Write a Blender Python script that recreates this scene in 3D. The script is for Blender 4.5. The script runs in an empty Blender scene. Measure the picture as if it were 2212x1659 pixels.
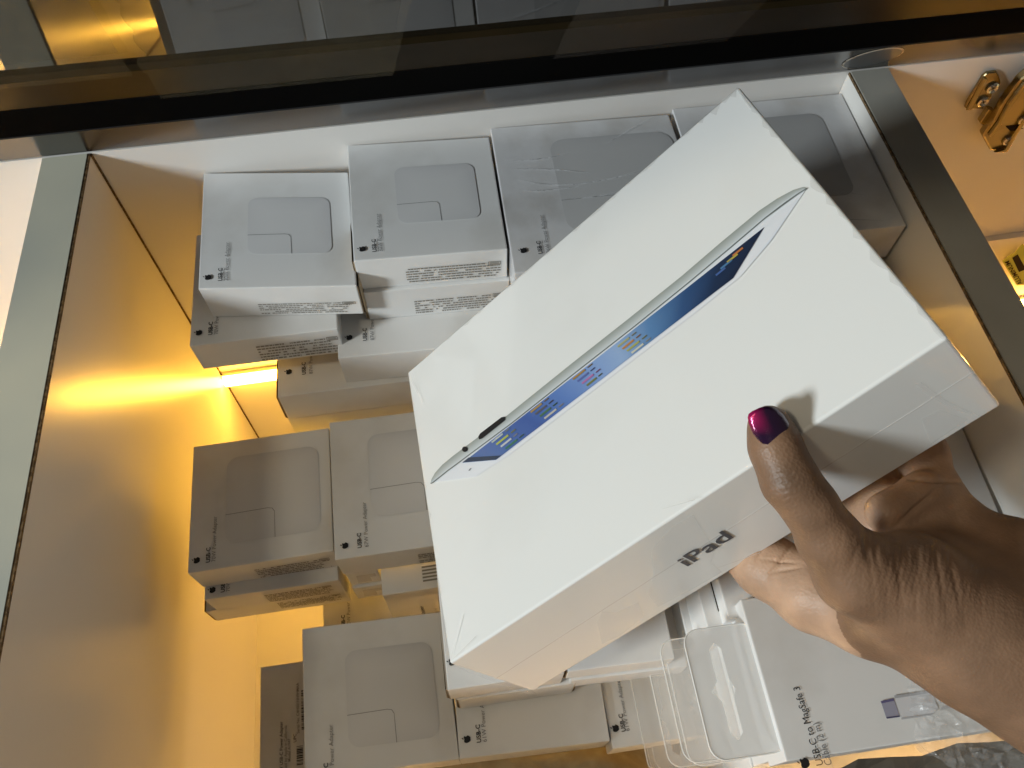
import bpy, bmesh, math, random
import numpy as np
from mathutils import Vector, Matrix
random.seed(7); rng = np.random.default_rng(5)
scn = bpy.context.scene
col = scn.collection
PI = math.pi

# ------------------------------------------------------------------ camera
S = 0.34                                   # camera height above the cabinet rim, metres
FPX, CX, CY = 1714.0, 1106.0, 829.5        # focal length / centre in a 2212 x 1659 frame
def _d(x, y):
    v = np.array([x - CX, CY - y, -FPX]); return v / np.linalg.norm(v)
_Z = -_d(1085, 1835); _X = _d(22596, -1643); _X = _X - _Z * _X.dot(_Z); _X /= np.linalg.norm(_X)
_Y = np.cross(_Z, _X)
RM = np.array([_X, _Y, _Z]); CAM = np.array([0, 0, S])
cd = bpy.data.cameras.new('camera'); cam = bpy.data.objects.new('camera', cd); col.objects.link(cam)
cd.sensor_width = 36; cd.lens = FPX / 2212 * 36; cd.clip_start = 0.01; cd.clip_end = 50
cam.matrix_world = Matrix([[*RM[0], 0], [*RM[1], 0], [*RM[2], S], [0, 0, 0, 1]])
scn.camera = cam
scn.view_settings.view_transform = 'Standard'; scn.view_settings.look = 'None'
scn.view_settings.exposure = 0; scn.view_settings.gamma = 1
# ------------------------------------------------------------------ world and lamps
w = bpy.data.worlds.new('World'); scn.world = w; w.use_nodes = True
bg = w.node_tree.nodes['Background']; bg.inputs[0].default_value = (0.76, 0.68, 0.58, 1); bg.inputs[1].default_value = 0.13
def area(name, loc, target, size, power, color, size_y=None):
    l = bpy.data.lights.new(name, 'AREA'); l.energy = power; l.color = color; l.size = size
    if size_y: l.shape = 'RECTANGLE'; l.size_y = size_y
    o = bpy.data.objects.new(name, l); col.objects.link(o); o.location = loc
    o.rotation_euler = (Vector(target) - Vector(loc)).to_track_quat('-Z', 'Y').to_euler(); return o
def along(dx, dy, dz, dist):
    v = Vector((dx, dy, dz)).normalized() * dist; return (v.x, v.y + .2, v.z)
area('ceiling_lamp', along(-.74, -.30, 1, 2.4), (0, .2, 0), .25, 9.8, (1.0, .86, .62))
area('window_lamp', along(-2.3, -1.02, 1, 2.2), (0, .2, 0), .34, 43, (.90, .98, 1.0))
area('shop_lamp', along(.1, -1.3, 1.0, 2.2), (0, .2, 0), .5, .4, (1.0, .86, .72))

def px(x, y, z):
    r = RM @ _d(x, y); return CAM + r * (z - S) / r[2]
def py_(x, y, yy):
    r = RM @ _d(x, y); return CAM + r * yy / r[1]
def cp(x, y, dep):                         # point at camera depth
    return CAM + RM @ (np.array([x - CX, CY - y, -FPX]) * dep / FPX)
def plane_hit(x, y, p0, n):
    r = RM @ _d(x, y); return CAM + r * (np.dot(n, p0 - CAM) / np.dot(n, r))
def depth(p): return -(RM.T @ (np.array(p) - CAM))[2]

# ------------------------------------------------------------------ materials
def mat(name, color=(.8, .8, .8), rough=.5, spec=.5, metal=0, coat=0, coat_rough=.05, alpha=1, emis=None, est=0,
        trans=0, ior=1.45, noise=None, bump=None, sss=0, attr=None):
    m = bpy.data.materials.new(name); m.use_nodes = True; nt = m.node_tree; N = nt.nodes; L = nt.links
    b = N['Principled BSDF']; c4 = (*color, 1)
    b.inputs['Base Color'].default_value = c4; b.inputs['Roughness'].default_value = rough
    b.inputs['Specular IOR Level'].default_value = spec; b.inputs['Metallic'].default_value = metal
    b.inputs['Coat Weight'].default_value = coat; b.inputs['Coat Roughness'].default_value = coat_rough
    b.inputs['Alpha'].default_value = alpha; b.inputs['Transmission Weight'].default_value = trans; b.inputs['IOR'].default_value = ior
    if sss:
        b.inputs['Subsurface Weight'].default_value = sss
        b.inputs['Subsurface Radius'].default_value = (1, .35, .15); b.inputs['Subsurface Scale'].default_value = .004
    if emis: b.inputs['Emission Color'].default_value = (*emis, 1); b.inputs['Emission Strength'].default_value = est
    tc = N.new('ShaderNodeTexCoord')
    if attr:
        a = N.new('ShaderNodeAttribute'); a.attribute_name = attr; L.new(a.outputs['Color'], b.inputs['Base Color'])
    if noise:                              # (scale, other colour, low, high, detail)
        n = N.new('ShaderNodeTexNoise'); n.inputs['Scale'].default_value = noise[0]; n.inputs['Detail'].default_value = noise[4] if len(noise) > 4 else 6
        L.new(tc.outputs['Object'], n.inputs['Vector'])
        r = N.new('ShaderNodeMapRange'); r.inputs['From Min'].default_value = noise[2]; r.inputs['From Max'].default_value = noise[3]
        L.new(n.outputs['Fac'], r.inputs['Value'])
        mx = N.new('ShaderNodeMix'); mx.data_type = 'RGBA'; mx.inputs[6].default_value = c4; mx.inputs[7].default_value = (*noise[1], 1)
        L.new(r.outputs[0], mx.inputs[0]); L.new(mx.outputs[2], b.inputs['Base Color'])
    if bump:                               # (scale, strength, distance, detail)
        n2 = N.new('ShaderNodeTexNoise'); n2.inputs['Scale'].default_value = bump[0]; n2.inputs['Detail'].default_value = bump[3] if len(bump) > 3 else 4
        L.new(tc.outputs['Object'], n2.inputs['Vector'])
        bp = N.new('ShaderNodeBump'); bp.inputs['Strength'].default_value = bump[1]; bp.inputs['Distance'].default_value = bump[2]
        L.new(n2.outputs['Fac'], bp.inputs['Height']); L.new(bp.outputs[0], b.inputs['Normal'])
        if coat: L.new(bp.outputs[0], b.inputs['Coat Normal'])
    return m
M = {}
M['card'] = mat('white_card', (.74, .745, .745), .42, .4, noise=(22, (.63, .625, .61), .5, .78, 8), bump=(9, .25, .002, 2))
M['card_film'] = mat('white_card_in_film', (.66, .665, .68), .4, .4, coat=.6, coat_rough=.12, noise=(30, (.52, .51, .50), .48, .75, 8), bump=(34, .35, .0015, 3))
M['card_in'] = mat('raw_card', (.42, .33, .22), .8, .2, noise=(60, (.3, .22, .14), .4, .7))
M['dark_gap'] = mat('gap_dark', (.03, .022, .016), .9, .1)
M['laminate'] = mat('white_laminate', (.74, .725, .69), .24, .85, noise=(7, (.72, .70, .67), .45, .75, 5), bump=(300, .05, .0004, 2))
M['laminate_matt'] = mat('white_laminate_matt', (.78, .765, .74), .4, .5, noise=(7, (.72, .70, .67), .45, .75, 5))
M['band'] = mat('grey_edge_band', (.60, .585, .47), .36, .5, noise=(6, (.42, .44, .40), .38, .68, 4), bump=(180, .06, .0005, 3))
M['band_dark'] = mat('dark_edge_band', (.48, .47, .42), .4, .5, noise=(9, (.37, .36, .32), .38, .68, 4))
M['core'] = mat('chipboard_core', (.10, .065, .035), .85, .2, noise=(400, (.22, .15, .08), .45, .6))
M['black_gloss'] = mat('black_gloss_paint', (.018, .019, .021), .2, .34, noise=(20, (.035, .035, .038), .5, .8), bump=(25, .05, .001, 2))
M['black_matt'] = mat('black_satin_paint', (.006, .006, .006), .6, 0)
M['brown'] = mat('brown_frame_reflection', (.020, .014, .006), .5, .05, noise=(14, (.035, .022, .010), .4, .7))  # brown tone painted for the frame's reflection in the glass
M['glass'] = mat('tinted_mirror_glass', (.014, .012, .009), .035, .9, ior=1.62)
M['film'] = mat('cloudy_film', (.50, .42, .25), .35, .4, alpha=.075, noise=(40, (.38, .33, .20), .4, .7), bump=(55, .9, .004, 5))
M['film2'] = mat('thin_film', (.45, .38, .32), .4, .3, alpha=.055, bump=(30, .6, .003, 4))
M['ink'] = mat('black_ink', (.018, .018, .02), .5, .3)
M['ink_grey'] = mat('grey_ink', (.20, .20, .205), .5, .3)
M['ink_fine'] = mat('fine_print_ink', (.24, .225, .20), .6, .2)
M['print'] = mat('picture_print', (.7, .7, .7), .42, .4, attr='tint')
M['ipad_card'] = mat('white_card_shrink_wrapped', (.80, .81, .80), .3, .5, coat=.9, coat_rough=.06, noise=(13, (.76, .765, .75), .5, .8, 5), bump=(11, .35, .0022, 2))
M['ipad_print'] = mat('glossy_print', (.7, .7, .7), .3, .5, coat=.9, coat_rough=.06, attr='tint', bump=(11, .3, .0015, 2))
M['sheen_patch'] = mat('film_sheen_patch', (.86, .86, .86), .2, .7, alpha=.16, bump=(40, .6, .002, 3))
M['scuff'] = mat('brown_scuff', (.30, .25, .19), .8, .1, alpha=.11, noise=(90, (.45, .42, .38), .4, .7))
M['seam'] = mat('film_seam', (.88, .86, .84), .25, .6, alpha=.75)
M['wrap'] = mat('clear_wrap', (.85, .86, .88), .12, .7, alpha=.13, bump=(55, 1, .006, 4))
M['wrap_edge'] = mat('wrap_crease', (.9, .92, .95), .1, .8, alpha=.5, bump=(80, 1, .006, 4))
M['tab'] = mat('clear_plastic_tab', (.82, .80, .77), .18, .6, alpha=.20, bump=(40, .3, .001, 2))
M['tab_edge'] = mat('clear_plastic_edge', (.93, .93, .91), .2, .6, alpha=.62)
M['tab_white'] = mat('frosted_tab', (.84, .86, .87), .3, .5, alpha=.55, bump=(60, .4, .001, 2))
M['brass'] = mat('gold_plated_steel', (.38, .31, .16), .26, .5, metal=1, noise=(70, (.22, .18, .10), .5, .8))
M['steel'] = mat('nickel_steel', (.62, .6, .55), .22, .5, metal=1)
M['cup_in'] = mat('cup_hole_inside', (.09, .10, .11), .4, .4)
M['cup_rim'] = mat('chipped_rim', (.55, .50, .42), .6, .3, noise=(200, (.2, .15, .1), .5, .6))
M['led'] = mat('led_warm', (1, .8, .5), .5, .3, emis=(1, .50, .055), est=54)
M['led_near'] = mat('led_warm_low', (1, .8, .5), .5, .3, emis=(1, .62, .27), est=30)
M['led_right'] = mat('led_warm_right', (1, .8, .5), .5, .3, emis=(1, .46, .07), est=60)
M['sticker'] = mat('yellow_sticker', (.40, .45, .04), .4, .4)
M['cloth'] = mat('beige_cloth', (.42, .36, .25), .9, .2, noise=(50, (.28, .22, .14), .4, .7), bump=(400, .4, .001, 3))
M['nail'] = mat('nail_polish', (.055, .004, .035), .18, .6, coat=1, coat_rough=.04)

# ------------------------------------------------------------------ mesh helpers
def link(o, parent=None):
    col.objects.link(o)
    if parent is not None: o.parent = parent
    return o
def tag(o, label=None, cat=None, group=None, kind=None):
    if label: o['label'] = label
    if cat: o['category'] = cat
    if group: o['group'] = group
    if kind: o['kind'] = kind
    return o
def empty(name, loc, label, cat, group=None):
    o = bpy.data.objects.new(name, None); col.objects.link(o); o.location = Vector(loc); o.empty_display_size = .01
    return tag(o, label, cat, group)
def mesh(name, V, F, m, parent=None, smooth=False, colors=None, bevel=0, org=None, seg=2):
    me = bpy.data.meshes.new(name)
    V = [Vector(v) for v in V]
    if org is not None: V = [v - Vector(org) for v in V]
    me.from_pydata(V, [], F)
    if bevel:
        bm = bmesh.new(); bm.from_mesh(me); bmesh.ops.recalc_face_normals(bm, faces=bm.faces)
        bmesh.ops.bevel(bm, geom=list(bm.edges), offset=bevel, segments=seg, affect='EDGES', profile=.5)
        bm.to_mesh(me); bm.free()
    if colors is not None:
        a = me.color_attributes.new('tint', 'FLOAT_COLOR', 'POINT')
        for i, c in enumerate(colors): a.data[i].color = (*c, 1)
    if smooth:
        for p in me.polygons: p.use_smooth = True
    ms = m if isinstance(m, (list, tuple)) else [m]
    for q in ms: me.materials.append(q)
    o = bpy.data.objects.new(name, me); return link(o, parent)
BOXF = [(0, 3, 2, 1), (4, 5, 6, 7), (0, 1, 5, 4), (1, 2, 6, 5), (2, 3, 7, 6), (3, 0, 4, 7)]
def boxv(x0, x1, y0, y1, z0, z1):
    return [(x0, y0, z0), (x1, y0, z0), (x1, y1, z0), (x0, y1, z0), (x0, y0, z1), (x1, y0, z1), (x1, y1, z1), (x0, y1, z1)]
def bx(name, b, m, parent=None, bevel=0, org=None, skew=(0, 0)):
    V = boxv(*b)
    V = [(x, y + (skew[0] if i % 4 < 2 else skew[1]) * SK * x, z) for i, (x, y, z) in enumerate(V)]
    return mesh(name, V, BOXF, m, parent, bevel=bevel, org=org)
def prism(top, thick_vec):                 # quad top (bl,br,tr,tl) extruded
    t = [np.array(p, float) for p in top]; b = [p + np.array(thick_vec) for p in t]
    return [*b, *t]
_tc = {}
def text_mesh(body, bold):
    k = (body, bold)
    if k in _tc: return _tc[k]
    c = bpy.data.curves.new('t', 'FONT'); c.body = body; c.size = 1; c.offset = bold; c.resolution_u = 3
    o = bpy.data.objects.new('t', c); col.objects.link(o); bpy.context.view_layer.update()
    me = bpy.data.meshes.new_from_object(o.evaluated_get(bpy.context.evaluated_depsgraph_get()))
    V = np.array([v.co[:2] for v in me.vertices]); F = [tuple(p.vertices) for p in me.polygons]
    bpy.data.objects.remove(o); bpy.data.curves.remove(c); bpy.data.meshes.remove(me)
    _tc[k] = (V, F); return _tc[k]
def text(name, body, o0, ex, ey, size, m, parent, org, bold=0, length=None, nrm=None, lift=.0003):
    """ex along the reading direction, ey the letters' up direction (unit vectors); size = letter em size"""
    V, F = text_mesh(body, bold); V = V - np.array([V[:, 0].min(), 0]); sx = size
    if length: sx = length / V[:, 0].max()
    ex = np.array(ex, float); ey = np.array(ey, float); n = np.cross(ex, ey); n /= np.linalg.norm(n)
    P = [np.array(o0) + ex * a * sx + ey * b * size + n * lift for a, b in V]
    return mesh(name, P, F, m, parent, org=org)
LOGO = [(.0, -.33), (.07, -.36), (.16, -.35), (.25, -.28), (.33, -.16), (.38, -.03), (.30, .03), (.26, .11), (.27, .20), (.34, .28), (.27, .34), (.18, .36), (.08, .33), (.0, .30), (-.08, .33), (-.18, .355), (-.28, .32), (-.35, .23), (-.38, .11), (-.37, -.03), (-.31, -.18), (-.22, -.30), (-.14, -.355), (-.06, -.35)]
LEAF = [(.0, .37), (.02, .48), (.09, .57), (.18, .60), (.17, .50), (.10, .41)]
def logo(o0, ex, ey, size, m, parent, org, lift=.0003, name='logo'):
    ex = np.array(ex, float); ey = np.array(ey, float); n = np.cross(ex, ey); n /= np.linalg.norm(n)
    P = [np.array(o0) + (ex * a + ey * b) * size + n * lift for a, b in LOGO + LEAF]
    k = len(LOGO); return mesh(name, P, [tuple(range(k)), tuple(range(k, k + len(LEAF)))][0:2], m, parent, org=org)
def rrect(x0, x1, y0, y1, r, n=6):
    P = []
    for cx, cy, a0 in ((x1 - r, y1 - r, 0), (x0 + r, y1 - r, 90), (x0 + r, y0 + r, 180), (x1 - r, y0 + r, 270)):
        for i in range(n + 1):
            a = math.radians(a0 + 90 * i / n); P.append((cx + r * math.cos(a), cy + r * math.sin(a)))
    return P

# ------------------------------------------------------------------ the cabinet
XL, XR, YT, FZ, YN, TH = -.196, .281, .3942, -.39, -.075, .028
SK = .0283                                # the far panel runs slightly skewed to the partitions
def wy(x): return YT + SK * x
cab = empty('display_cabinet', (0, YT, FZ), 'white laminate display cabinet with grey edged partitions and warm light strips', 'display cabinet')
O = (0, YT, FZ)
bx('back_panel', (-.75, .8, YT, YT + .018, FZ - .02, -.0005), M['laminate_matt'], cab, org=O, skew=(1, 1))
bx('near_panel', (-.75, .8, YN - .018, YN, FZ - .02, -.0005), M['laminate_matt'], cab, org=O)
bx('base_panel', (-.75, .8, YN, YT + .02, FZ - .018, FZ), M['laminate_matt'], cab, org=O)
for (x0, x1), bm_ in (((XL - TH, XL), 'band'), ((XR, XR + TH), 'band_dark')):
    p = bx('partition', (x0, x1, YN + .0005, YT - .0005, FZ, -.0022), M['laminate'], cab, org=O, skew=(0, 1))
    bx('edge_band', (x0 + .0012, x1 - .0012, YN + .001, YT - .001, -.0021, 0), M[bm_], p, org=O, skew=(0, 1))
    p2 = bx('chipboard_line', (x0 + (.0268 if x0 < 0 else 0), x1 - (0 if x0 < 0 else .0272), YN + .001, YT - .001, -.0021, -.0004), M['core'], p, org=O, skew=(0, 1))
bx('side_panel', (-.75, -.735, YN, YT, FZ, -.001), M['laminate'], cab, org=O)
bx('side_panel', (.785, .80, YN, YT, FZ, -.001), M['laminate'], cab, org=O)
# back seam line where panel meets partition is a thin dark caulk
bx('joint_line', (XL, XL + .0010, YT - .0012, YT, FZ, -.001), M['core'], cab, org=O, skew=(1, 1))
def led(x0, x1, y, z, m, sgn=-1):
    h = bx('light_strip', (x0, x1, min(y, y + sgn * .004), max(y, y + sgn * .004), z - .006, z + .006), M['steel'], cab, org=O, skew=((1, 1) if sgn < 0 else (0, 0)))
    bx('diffuser', (x0 + .001, x1 - .001, min(y + sgn * .0045, y + sgn * .0085), max(y + sgn * .0045, y + sgn * .0085), z - .005, z + .005), M[m], h, org=O, skew=((1, 1) if sgn < 0 else (0, 0)))
led(XL + .001, .06, YT, -.259, 'led')
led(XR + TH + .02, .78, YT, -.315, 'led_right')
bx('profile', (XR + TH + .001, .784, YT - .006, YT - .0003, -.206, -.199), M['laminate_matt'], cab, org=O, skew=(1, 1))  # bar added to cast a thin shadow line across the panel
led(-.73, XL - TH - .02, YT, -.215, 'led')
led(-.07, XR - .001, YN, -.25, 'led_near', 1)
# lower ledge of the back panel under the strip, its edge shows as a brown line
bx('ledge_line', (XL + .001, XR - .001, YT - .0016, YT, -.2685, -.2665), M['core'], cab, org=O, skew=(1, 1))

# ------------------------------------------------------------------ cartons
def unit(v): v = np.array(v, float); return v / np.linalg.norm(v)
def full(bl=None, br=None, tl=None, tr=None, W=None, H=None):
    """complete the four corners of a lid (points on one level)"""
    if bl is None and tl is not None and br is not None and tr is not None: bl = tl + br - tr
    if bl is None: bl = tr - unit(tr - tl) * 0 + (tl - tr) + (br - tr)
    if br is None and W is not None:
        a = unit(tr - tl) if (tr is not None and tl is not None) else None
        if a is None:
            h = unit(tl - bl) if tl is not None else np.array([0, 1, 0.]); a = np.array([h[1], -h[0], 0])
        br = bl + a * W
    if tl is None:
        a = unit(br - bl); tl = bl + (tr - br if tr is not None else np.array([-a[1], a[0], 0]) * H)
    elif H is not None: tl = bl + unit(tl - bl) * H
    if br is None: br = bl + tr - tl
    if tr is None: tr = tl + br - bl
    elif H is not None: tr = br + unit(tr - br) * H
    return bl, br, tr, tl
class Lid:
    def __init__(s, c, z, T, org):
        s.bl, s.br, s.tr, s.tl = c; s.T = T; s.org = org
        s.W = np.linalg.norm(s.br - s.bl); s.H = np.linalg.norm(s.tl - s.bl)
    def top(s, u, v, lift=.0003):
        a = s.bl * (1 - u) * (1 - v) + s.br * u * (1 - v) + s.tr * u * v + s.tl * (1 - u) * v
        return a + np.array([0, 0, lift])
    def side(s, u, v, lift=.0004):         # the face towards -y; v=0 lower edge
        a = s.bl * (1 - u) + s.br * u; n = unit(np.cross(s.br - s.bl, [0, 0, 1]))
        return a + np.array([0, 0, -s.T * (1 - v)]) + n * lift
def fine_print(L, u0, u1, v0, v1, root, rows=6, badge=True, seed=1, dens=.85, taper=.0):
    r = random.Random(seed); V = []; F = []
    for i in range(rows):
        vv = v1 - (v1 - v0) * (i + .2) / rows; hh = (v1 - v0) / rows * .45
        u = u0 + taper * (i / rows); end = u1 - (r.random() * .12 if i else .16) * (u1 - u0)
        while u < end:
            du = r.uniform(.006, .03)
            if r.random() < dens:
                k = len(V); V += [L.side(u, vv), L.side(min(u + du, end), vv), L.side(min(u + du, end), vv - hh), L.side(u, vv - hh)]; F.append((k + 3, k + 2, k + 1, k))
            u += du + .005
    if badge:
        for a, b, c, d in ((.86, .995, .80, .84), (.86, .995, .99, 1.03), (.86, .867, .8, 1.03), (.988, .995, .8, 1.03), (.875, .98, .86, .90), (.875, .975, .93, .965)):
            k = len(V); U = lambda t: u0 + (u1 - u0) * t; W_ = lambda t: v0 + (v1 - v0) * t
            V += [L.side(U(a), W_(c)), L.side(U(b), W_(c)), L.side(U(b), W_(d)), L.side(U(a), W_(d))]; F.append((k, k + 1, k + 2, k + 3))
    return mesh('fine_print', V, F, M['ink_fine'], root, org=L.org)
def picture(L, u0, u1, v0, v1, root, r=.13, line=True, tone=1.0, shade=(.50, .505, .53)):
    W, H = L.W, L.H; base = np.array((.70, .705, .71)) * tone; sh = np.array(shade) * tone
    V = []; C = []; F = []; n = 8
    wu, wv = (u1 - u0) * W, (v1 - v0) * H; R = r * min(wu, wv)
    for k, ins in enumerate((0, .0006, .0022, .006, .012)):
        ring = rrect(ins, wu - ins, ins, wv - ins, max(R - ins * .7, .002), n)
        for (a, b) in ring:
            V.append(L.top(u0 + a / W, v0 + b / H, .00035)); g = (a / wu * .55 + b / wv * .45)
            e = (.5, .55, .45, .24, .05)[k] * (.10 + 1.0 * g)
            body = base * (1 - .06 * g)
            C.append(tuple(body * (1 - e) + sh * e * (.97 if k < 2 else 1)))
    m_ = 4 * (n + 1)
    for k in range(4):
        for i in range(m_):
            j = (i + 1) % m_; F.append((k * m_ + i, k * m_ + j, (k + 1) * m_ + j, (k + 1) * m_ + i))
    F.append(tuple(range(4 * m_, 5 * m_)))
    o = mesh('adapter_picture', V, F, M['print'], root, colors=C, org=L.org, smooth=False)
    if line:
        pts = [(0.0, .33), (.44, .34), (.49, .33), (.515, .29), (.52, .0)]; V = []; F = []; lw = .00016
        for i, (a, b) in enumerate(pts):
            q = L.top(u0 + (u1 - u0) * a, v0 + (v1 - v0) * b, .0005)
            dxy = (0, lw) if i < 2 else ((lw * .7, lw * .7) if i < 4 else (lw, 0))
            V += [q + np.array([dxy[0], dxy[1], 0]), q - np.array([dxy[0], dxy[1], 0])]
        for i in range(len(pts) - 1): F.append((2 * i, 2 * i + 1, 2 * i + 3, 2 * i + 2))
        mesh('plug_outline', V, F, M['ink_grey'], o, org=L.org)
    return o
def title(L, l1, l2, root, v=.055, scale=1.0, u=None, len2=None):
    k = .09 / L.W * scale; ex = unit(L.tl - L.bl); ey = -unit(L.br - L.bl)
    us = u or (.062, .152, .190)
    logo(L.top(us[0], v + .03 * scale), ex, ey, .0052 * scale, M['ink'], root, L.org)
    text('title_text', l1, L.top(us[1], v), ex, ey, .0035 * scale, M['ink'], root, L.org, bold=.02)
    if l2: text('subtitle_text', l2, L.top(us[2], v), ex, ey, .0034 * scale, M['ink_grey'], root, L.org, bold=.0)
def carton(z, T, label, corners, W=None, H=None, film=False, t1=None, t2=None, pic=None, fp=None, name='adapter_box', cat='box', group=None, flap=False, bev=.0007, tscale=1., jitter=0, tv=.055, tone=1.0):
    c = {k: (px(*v, z) if len(v) == 2 else np.array(v, float)) for k, v in corners.items()}
    c = full(W=W, H=H, **c)
    org = c[0] + np.array([0, 0, -T]); root = empty(name, org, label, cat, group or 'white retail boxes stacked in the cabinet')
    L = Lid(c, z, T, org)
    # a subdivided box whose faces bow a little, like real cardboard
    me = bpy.data.meshes.new('carton'); bm = bmesh.new()
    vs = [bm.verts.new(Vector(p - org)) for p in prism(c, (0, 0, -T))]
    for f in BOXF: bm.faces.new([vs[i] for i in f])
    bmesh.ops.recalc_face_normals(bm, faces=bm.faces)
    bmesh.ops.bevel(bm, geom=list(bm.edges), offset=bev, segments=2, affect='EDGES', profile=.6)
    bm.to_mesh(me); bm.free(); me.materials.append(M['card_film'] if film else M['card'])
    link(bpy.data.objects.new('carton', me), root)
    if t1: title(L, t1, t2, root, scale=tscale, v=tv)
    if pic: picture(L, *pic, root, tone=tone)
    if fp: fine_print(L, *fp, root, seed=int(abs(z) * 1e4))
    if flap:                               # slightly open tuck flap at one or both ends of the near face
        for u in flap:
            a = L.side(u, .02, -.0002); b = L.side(u, .96, -.0002); s = 1 if u > .5 else -1; d = np.array([.0022 * s, .001, 0]); e = np.array([0, .03, 0])
            mesh('end_flap', [a, b, b + d * .5 + e, a + d + e, a + d * .9, b + d * .55], [(0, 1, 5, 4), (4, 5, 2, 3)], M['card_in'], root, org=org)
            mesh('flap_gap', [a + d * .25, b + d * .25, b + d * .55, a + d * .6], [(0, 1, 2, 3)], M['dark_gap'], root, org=org)
    return root, L
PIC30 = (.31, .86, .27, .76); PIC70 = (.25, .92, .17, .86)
carton(-.0249, .0278, 'white 30W box furthest left in the top row, its lid in grey light', dict(bl=(428, 624), br=(770, 617), tl=(440, 374), tr=(751, 372)), t1='USB-C', t2='30W Power Adapter', pic=PIC30, fp=(.33, .97, .08, .46), flap=(1,))
carton(-.0154, .0265, 'white 30W box second from the left in the top row, brightest front edge', dict(bl=(764, 564), br=(1096, 538), tl=(750, 314), tr=(1056, 296)), t1='USB-C', t2='30W Power Adapter', pic=PIC30, fp=(.32, .96, .10, .62), flap=(0,))
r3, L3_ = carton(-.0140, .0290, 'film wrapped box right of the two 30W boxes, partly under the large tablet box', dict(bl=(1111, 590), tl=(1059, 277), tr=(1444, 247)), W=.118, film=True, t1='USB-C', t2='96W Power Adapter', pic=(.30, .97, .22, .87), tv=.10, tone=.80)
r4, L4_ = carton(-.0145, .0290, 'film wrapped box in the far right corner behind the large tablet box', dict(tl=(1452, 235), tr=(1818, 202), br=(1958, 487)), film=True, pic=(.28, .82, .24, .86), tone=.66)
carton(-.0445, .0275, 'white box directly under the second 30W box, crushed left end', dict(bl=(784, 633)), W=.09, H=.095, name='adapter_box', fp=(.33, .97, .10, .62), flap=(0,)) if False else None
def wh(z, bl, W, H, ang=0):
    b = px(*bl, z); a = math.radians(ang); ex = np.array([math.cos(a), math.sin(a), 0]); ey = np.array([-math.sin(a), math.cos(a), 0])
    return {k: tuple(v) for k, v in dict(bl=b, br=b + ex * W, tr=b + ex * W + ey * H, tl=b + ey * H).items()}
carton(-.0421, .0278, 'white box directly under the second 30W box, crushed left end', wh(-.0421, (785, 633), .088, .093, -1.2), fp=(.33, .97, .08, .58), flap=(0,))
carton(-.0530, .0258, 'white 70W box below the leftmost 30W box, just above the glowing strip', wh(-.0530, (409, 748), .0865, .086, .7), t1='USB-C', t2='70W Power Adapter', fp=(.42, .985, .06, .72), tv=.07)
carton(-.0701, .0292, 'white 87W box under the crushed box, left of the tablet box corner', wh(-.0701, (730, 774), .118, .118, -1.0), t1='USB-C', t2='87W Power Adapter', pic=(.28, .92, .3, .88), tv=.09)
carton(-.0995, .0295, 'white 87W box at the right end of the glowing strip, torn lower left corner', wh(-.0995, (600, 858), .118, .118, .6), t1='USB-C', t2='87W Power Adapter', tv=.12, flap=(0,))
carton(-.1300, .030, 'box under the 87W box, only a thin strip of it showing', wh(-.1300, (622, 905), .10, .11, .6))
def wrap_lines(L, root, curves, w_=.00035):
    V = []; F = []
    for pts in curves:
        k0 = len(V); n = len(pts)
        for i, (u, v) in enumerate(pts):
            h = w_ * math.sin(PI * (i + .3) / (n - .4)); q = L.top(u, v, .0007); V += [q + np.array([0, h, 0]), q - np.array([0, h, 0])]
        for i in range(n - 1): F.append((k0 + 2 * i, k0 + 2 * i + 1, k0 + 2 * i + 3, k0 + 2 * i + 2))
    mesh('wrap_crease', V, F, M['wrap_edge'], root, org=L.org)
arc = lambda a, b, c: [tuple(np.array(a) * (1 - t) ** 2 + 2 * np.array(b) * t * (1 - t) + np.array(c) * t * t) for t in np.linspace(0, 1, 12)]
wrap_lines(L3_, r3, [arc((.10, .60), (.35, .46), (.85, .62)), arc((.08, .68), (.3, .66), (.5, .60)), arc((.30, .44), (.55, .42), (.8, .50)), arc((.60, .80), (.75, .90), (.93, .99)), arc((.12, .52), (.2, .50), (.45, .52)), arc((.05, .74), (.25, .72), (.4, .76))])
wrap_lines(L4_, r4, [arc((.25, .42), (.5, .36), (.86, .22)), arc((.3, .12), (.6, .10), (.9, .04)), arc((.3, .50), (.5, .40), (.7, .30))])
# middle row
carton(-.127, .0293, 'white 70W box in the middle row, furthest left, half in shade', dict(bl=(405, 1239), br=(720, 1190), tl=(418, 965), tr=(710, 924)), t1='USB-C', t2='70W Power Adapter', pic=PIC70, fp=(.42, .95, .06, .66))
r_, L_ = carton(-.1225, .0292, 'white 67W box right of the 70W box, half hidden by the tablet box', wh(-.1225, (723, 1210), .108, .0935, .7), t1='USB-C', t2='67W Power Adapter', pic=(.22, .82, .25, .86), fp=(.45, .98, .06, .66))
carton(-.1568, .0250, 'white 70W box directly under the middle row 70W box, thin lid strip showing', wh(-.1568, (441, 1296), .083, .084, .9), t1='USB-C', t2='70W Power Adapter', fp=(.42, .93, .06, .72), tv=.035)
carton(-.1823, .0250, 'lowest white box of the left middle stack, opened left flap', wh(-.1823, (444, 1321), .090, .084, .9), fp=(.50, .96, .30, .86), flap=(0,))
for zt, bl, lab in ((-.152, (746, 1241), 'small white carton with pale icon under the 67W box, upper of two'), (-.1775, (761, 1272), 'small white carton under the 67W box, lower of two')):
    rt, L2 = carton(zt, .0245, lab, wh(zt, bl, .020, .05, 1), name='small_carton')
    mesh('pale_icon', [L2.side(.25, .2), L2.side(.7, .2), L2.side(.7, .55), L2.side(.9, .55), L2.side(.9, .8), L2.side(.3, .8)], [(0, 1, 2, 3, 4, 5)], M['seam'], rt, org=L2.org)
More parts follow.
